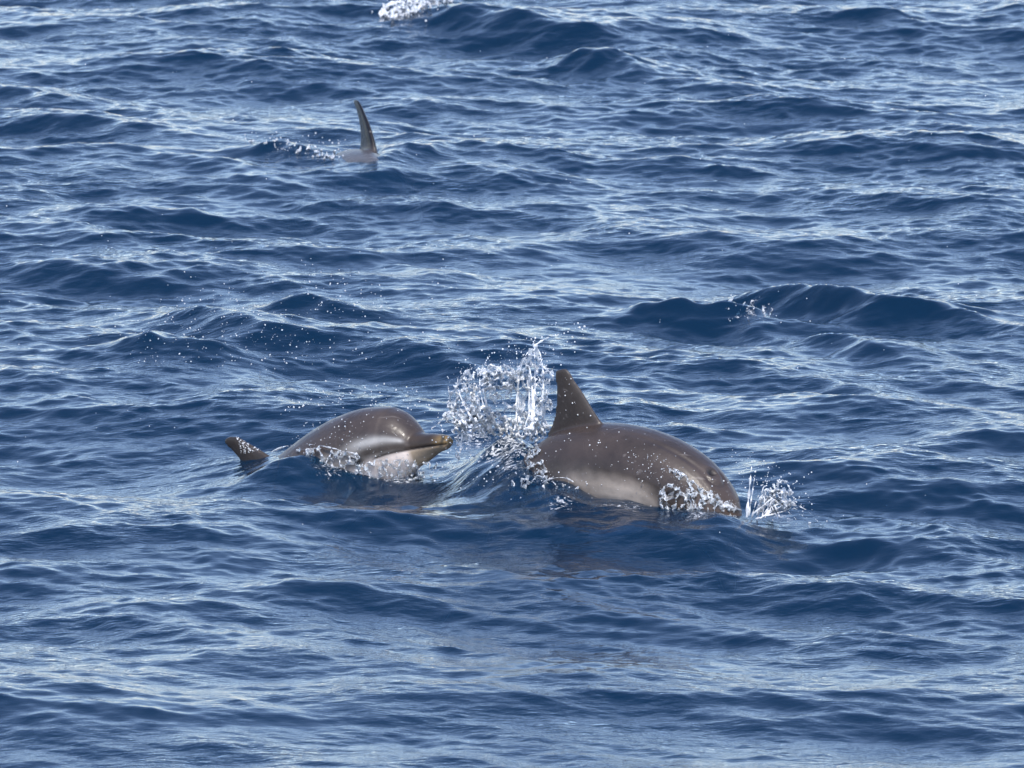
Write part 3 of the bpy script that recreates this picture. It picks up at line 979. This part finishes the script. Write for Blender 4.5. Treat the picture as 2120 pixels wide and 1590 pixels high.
# --- the crown thrown forward off its beak
w = Water(14); r = w.r; w.THIN = .80
NY = A_Y - .42
f = near(NY, .08, r, lambda x, y: .06 * math.sin(x * .06))
def jet(a, b, sag, r0, r1):
    y0 = NY + r.uniform(-.06, .06)
    pts = [np.array(at_depth(a[0] + (b[0] - a[0]) * t, a[1] + (b[1] - a[1]) * t - sag * math.sin(math.pi * t), y0 + r.uniform(-.006, .006))) for t in (0, .2, .4, .6, .8, 1)]
    w.strand(pts, r0, r1, .4)
    for q in range(3): w.drop(pts[-1] + (pts[-1] - pts[-2]) * r.uniform(.2, 1.6), r.uniform(.001, .0028))
jet((1546, 1070), (1556, 966), 0, .006, .0024)
jet((1550, 1068), (1562, 990), 0, .004, .0016)
for _ in range(16):
    jet((1556 + r.uniform(0, 60), 1066 + r.uniform(-4, 8)), (r.uniform(1575, 1660), r.uniform(985, 1050)), r.uniform(0, 16), r.uniform(.0022, .0036), .0012)
for _ in range(7):
    jet((1610 + r.uniform(-20, 20), 1050), (r.uniform(1655, 1700), r.uniform(1055, 1086)), r.uniform(8, 26), .0022, .001)
w.net([(1562, 1060), (1578, 1020), (1600, 994), (1628, 990), (1640, 1012), (1650, 1046), (1620, 1068), (1580, 1072)], 85, f, .0016, .0034, 2, .3, (.003, .0075), 30, .8)
w.net([(1590, 1020), (1620, 1006), (1640, 1036), (1620, 1062), (1590, 1058)], 40, f, .0022, .004, 2, .5, (.004, .009), 24, 1.0)
w.spray([(1500, 930), (1540, 930), (1570, 950), (1650, 970), (1700, 1085), (1580, 1090), (1545, 1040)], 120, near(NY, .14, r), .0009, .0032)
crown = w.build("splash", SPLASH)
tag(crown, "small burst of white water thrown ahead of the large dolphin's beak", "splash")

# --- the curl along its flank
w = Water(21); r = w.r; w.THIN = .80
skf = on_skin("adult", (.001, .012), A_Y + .05, .05, r)
w.net([(1085, 930), (1112, 915), (1128, 945), (1136, 985), (1112, 1000), (1092, 975)], 45, skf, .0015, .003, 2, .3, (.003, .006), 40, .9)
w.spray([(1070, 920), (1120, 905), (1150, 960), (1140, 1010), (1080, 1000)], 60, skf, .0008, .0028)
FY = A_Y - .16
f = near(FY, .04, r)
w.strand([at_depth(x, y, FY) for x, y in ((1112, 1020), (1122, 1000), (1146, 990), (1172, 990), (1192, 1002), (1208, 1024), (1222, 1044))], .003, .0026, .45)
w.strand([at_depth(x, y, FY - .06) for x, y in ((1222, 1046), (1270, 1042), (1320, 1044), (1366, 1036))], .0022, .002, .5)
w.net([(1040, 1000), (1090, 978), (1140, 984), (1200, 1000), (1214, 1046), (1180, 1054), (1120, 1040), (1060, 1020)], 60, f, .0016, .0034, 2, .22, (.004, .008), 40)
w.net([(1176, 1010), (1216, 1020), (1226, 1052), (1180, 1060)], 28, f, .002, .004, 2, .4, (.004, .008), 26)
w.net([(1220, 1034), (1380, 1026), (1380, 1052), (1220, 1056)], 45, near(FY - .07, .04, r), .0016, .003, 2, .2, (.003, .007), 36)
w.spray([(960, 985), (1110, 960), (1220, 1000), (1400, 1030), (1390, 1062), (1100, 1062)], 170, near(FY, .14, r), .0012, .0034)
curlw = w.build("splash", CLEAR)
tag(curlw, "beaded curl of water along the large dolphin's pale flank", "splash")

# --- foam under the calf's throat
w = Water(30); r = w.r; w.THIN = .80
sk = on_skin("calf", (.003, .014), C_Y - .18, .04, r)
w.net([(735, 962), (790, 945), (860, 950), (905, 955), (900, 985), (840, 998), (770, 992), (735, 980)], 110, sk, .0016, .003, 2, .25, (.003, .006), 30)
w.net([(610, 930), (660, 922), (740, 935), (760, 962), (740, 985), (680, 978), (640, 955)], 55, sk, .0016, .0032, 2, .2, (.003, .007), 34)
w.strand([q for q in (sk(x, y) for x, y in ((560, 936), (600, 926), (650, 922), (700, 930), (740, 940))) if q is not None], .003, .0025, .5)
w.spray([(590, 880), (700, 860), (800, 930), (900, 960), (930, 1010), (700, 1000), (600, 950)], 150, on_skin("calf", (.003, .02), C_Y - .2, .08, r), .0012, .0034)
throat = w.build("splash", CLEAR)
tag(throat, "bubbling foam washing round the smaller dolphin's pale throat", "splash")

# --- the breaking crest at the top edge
w = Water(41); r = w.r
def on_sea(up, rnd=r):
    def f(x, y):
        p = sea_hit(x, y)
        return p + np.array((0, 0, rnd.uniform(*up)))
    return f
f = on_sea((.0, .035))
w.net([(782, 36), (800, 14), (850, 4), (940, -8), (935, 8), (880, 20), (850, 40), (800, 46)], 170, f, .003, .006, 2, .4, (.006, .011), 40, .5)
w.spray([(760, 50), (800, -5), (960, -15), (960, 15), (860, 60)], 60, on_sea((0, .06)), .002, .006)
cap = w.build("whitecap", SPLASH, .005)
tag(cap, "white breaking wave crest at the top edge of the picture", "whitecap")

# --- bubbles bursting on the right-hand crest
w = Water(47); r = w.r
f = on_sea((-.003, .008))
w.net([(1505, 618), (1540, 612), (1600, 640), (1590, 660), (1520, 662)], 26, f, .0018, .003, 2, .2, (.003, .006), 46, 0)
w.spray([(1490, 610), (1560, 605), (1620, 645), (1600, 670), (1510, 668)], 30, f, .0012, .0036)
bub = w.build("foam_patch", CLEAR, .003)
tag(bub, "small patch of burst bubbles on the wave crest at right", "foam")

# --- the trail behind the far fin
w = Water(52); r = w.r
f = on_sea((-.004, .012))
w.net([(500, 290), (560, 284), (660, 306), (712, 325), (700, 333), (640, 326), (560, 306)], 46, f, .002, .004, 2, .2, (.003, .006), 60, 0)
w.net([(640, 312), (710, 305), (720, 330), (670, 332)], 24, f, .002, .004, 2, .3, (.003, .006), 40, 0)
w.spray([(490, 285), (600, 280), (720, 310), (720, 335), (560, 315)], 60, on_sea((0, .05)), .002, .005)
trail = w.build("wake_foam", CLEAR, .004)
tag(trail, "broken foam trailing behind the distant dolphin's fin", "foam")

# --- the calf's eye
C0, T0, N0, B0 = calf_sp.frame(.192)
e0 = C0 - N0 * .013 * calf_sp.L
hit = BVH["calf"].ray_cast(Vector(e0 + B0 * .6), Vector(-B0))[0]
em, ent, eout = new_mat("eye_black")
ep = ent.nodes.new("ShaderNodeBsdfPrincipled"); ep.inputs["Base Color"].default_value = (.01, .008, .007, 1); ep.inputs["Roughness"].default_value = .08
ent.links.new(ep.outputs[0], eout.inputs["Surface"])
eye_me = balls_mesh("eye", [np.array(hit) - B0 * .004], [.0095], ICO2); eye_me.materials.append(em)
eye = bpy.data.objects.new("eye", eye_me); COL.objects.link(eye); eye.parent = calf

# ------------------------------------------------------------------ drops in the air and beads on the skin
rnd = random.Random(77)
P, R = [], []
def scatter(poly, n, place, rmin, rmax, pw=2.4):
    xs = [p[0] for p in poly]; ys = [p[1] for p in poly]; k = 0; t = 0
    while k < n and t < n * 50:
        t += 1
        x = rnd.uniform(min(xs), max(xs)); y = rnd.uniform(min(ys), max(ys))
        if not in_poly(poly, x, y): continue
        p = place(x, y)
        if p is None: continue
        P.append(np.array(p)); R.append(rmin + (rmax - rmin) * rnd.random() ** pw); k += 1
def airborne(y0, spread):
    return lambda x, y: at_depth(x, y, y0 + rnd.uniform(-spread, spread))
HY = ground(450, 690).y
core = [(330, 620), (440, 605), (560, 640), (700, 700), (780, 740), (560, 780), (420, 770), (260, 750)]
scatter(core, 280, airborne(HY - .9, .5), .0008, .0030)
scatter([(160, 640), (360, 560), (900, 500), (1000, 640), (900, 800), (500, 830), (200, 780)], 200, airborne(HY - .8, .6), .0007, .0026)
scatter([(430, 600), (760, 560), (820, 640), (560, 660)], 70, airborne(HY - .6, .4), .001, .003)
scatter([(560, 860), (680, 780), (860, 800), (920, 880), (760, 840)], 90, airborne(C_Y + .05, .2), .001, .0032)
scatter([(900, 860), (1000, 900), (1120, 940), (1100, 1050), (960, 1040), (880, 1000)], 130, airborne(A_Y + .02, .2), .001, .0034)
scatter([(0, 100), (2120, 60), (2120, 1300), (0, 1300)], 160, airborne(A_Y, 1.2), .0008, .0022)
air_me = balls_mesh("spray", np.array(P), np.array(R), ICO1, np.array([[rnd.uniform(-.4, .4), 0, rnd.uniform(-.5, .5)] for _ in P]))
air_me.materials.append(DROP)
air = bpy.data.objects.new("spray", air_me); COL.objects.link(air)
tag(air, "fine white droplets flying over the waves around the dolphins", "spray", kind="stuff")

for key, owner, polys in (("adult", adult, (([(1120, 900), (1240, 880), (1380, 900), (1520, 1000), (1530, 1060), (1300, 1030), (1180, 990)], 70), ([(1130, 880), (1150, 770), (1180, 780), (1230, 870)], 16), ([(1290, 930), (1370, 940), (1420, 990), (1330, 990)], 50))),
                          ("calf", calf, (([(620, 915), (760, 845), (855, 872), (850, 955), (740, 985)], 60), ([(475, 870), (510, 866), (570, 930), (500, 940)], 120)))):
    P, R = [], []
    for poly, n in polys:
        scatter(poly, n, lambda x, y: skin_point(key, x, y, .0006), .0009, .0034, 2.8)
    me = balls_mesh("water_beads", np.array(P), np.array(R))
    me.materials.append(DROP)
    ob = bpy.data.objects.new("water_beads", me); COL.objects.link(ob)
    ob.parent = owner
    ob["kind"] = "stuff"
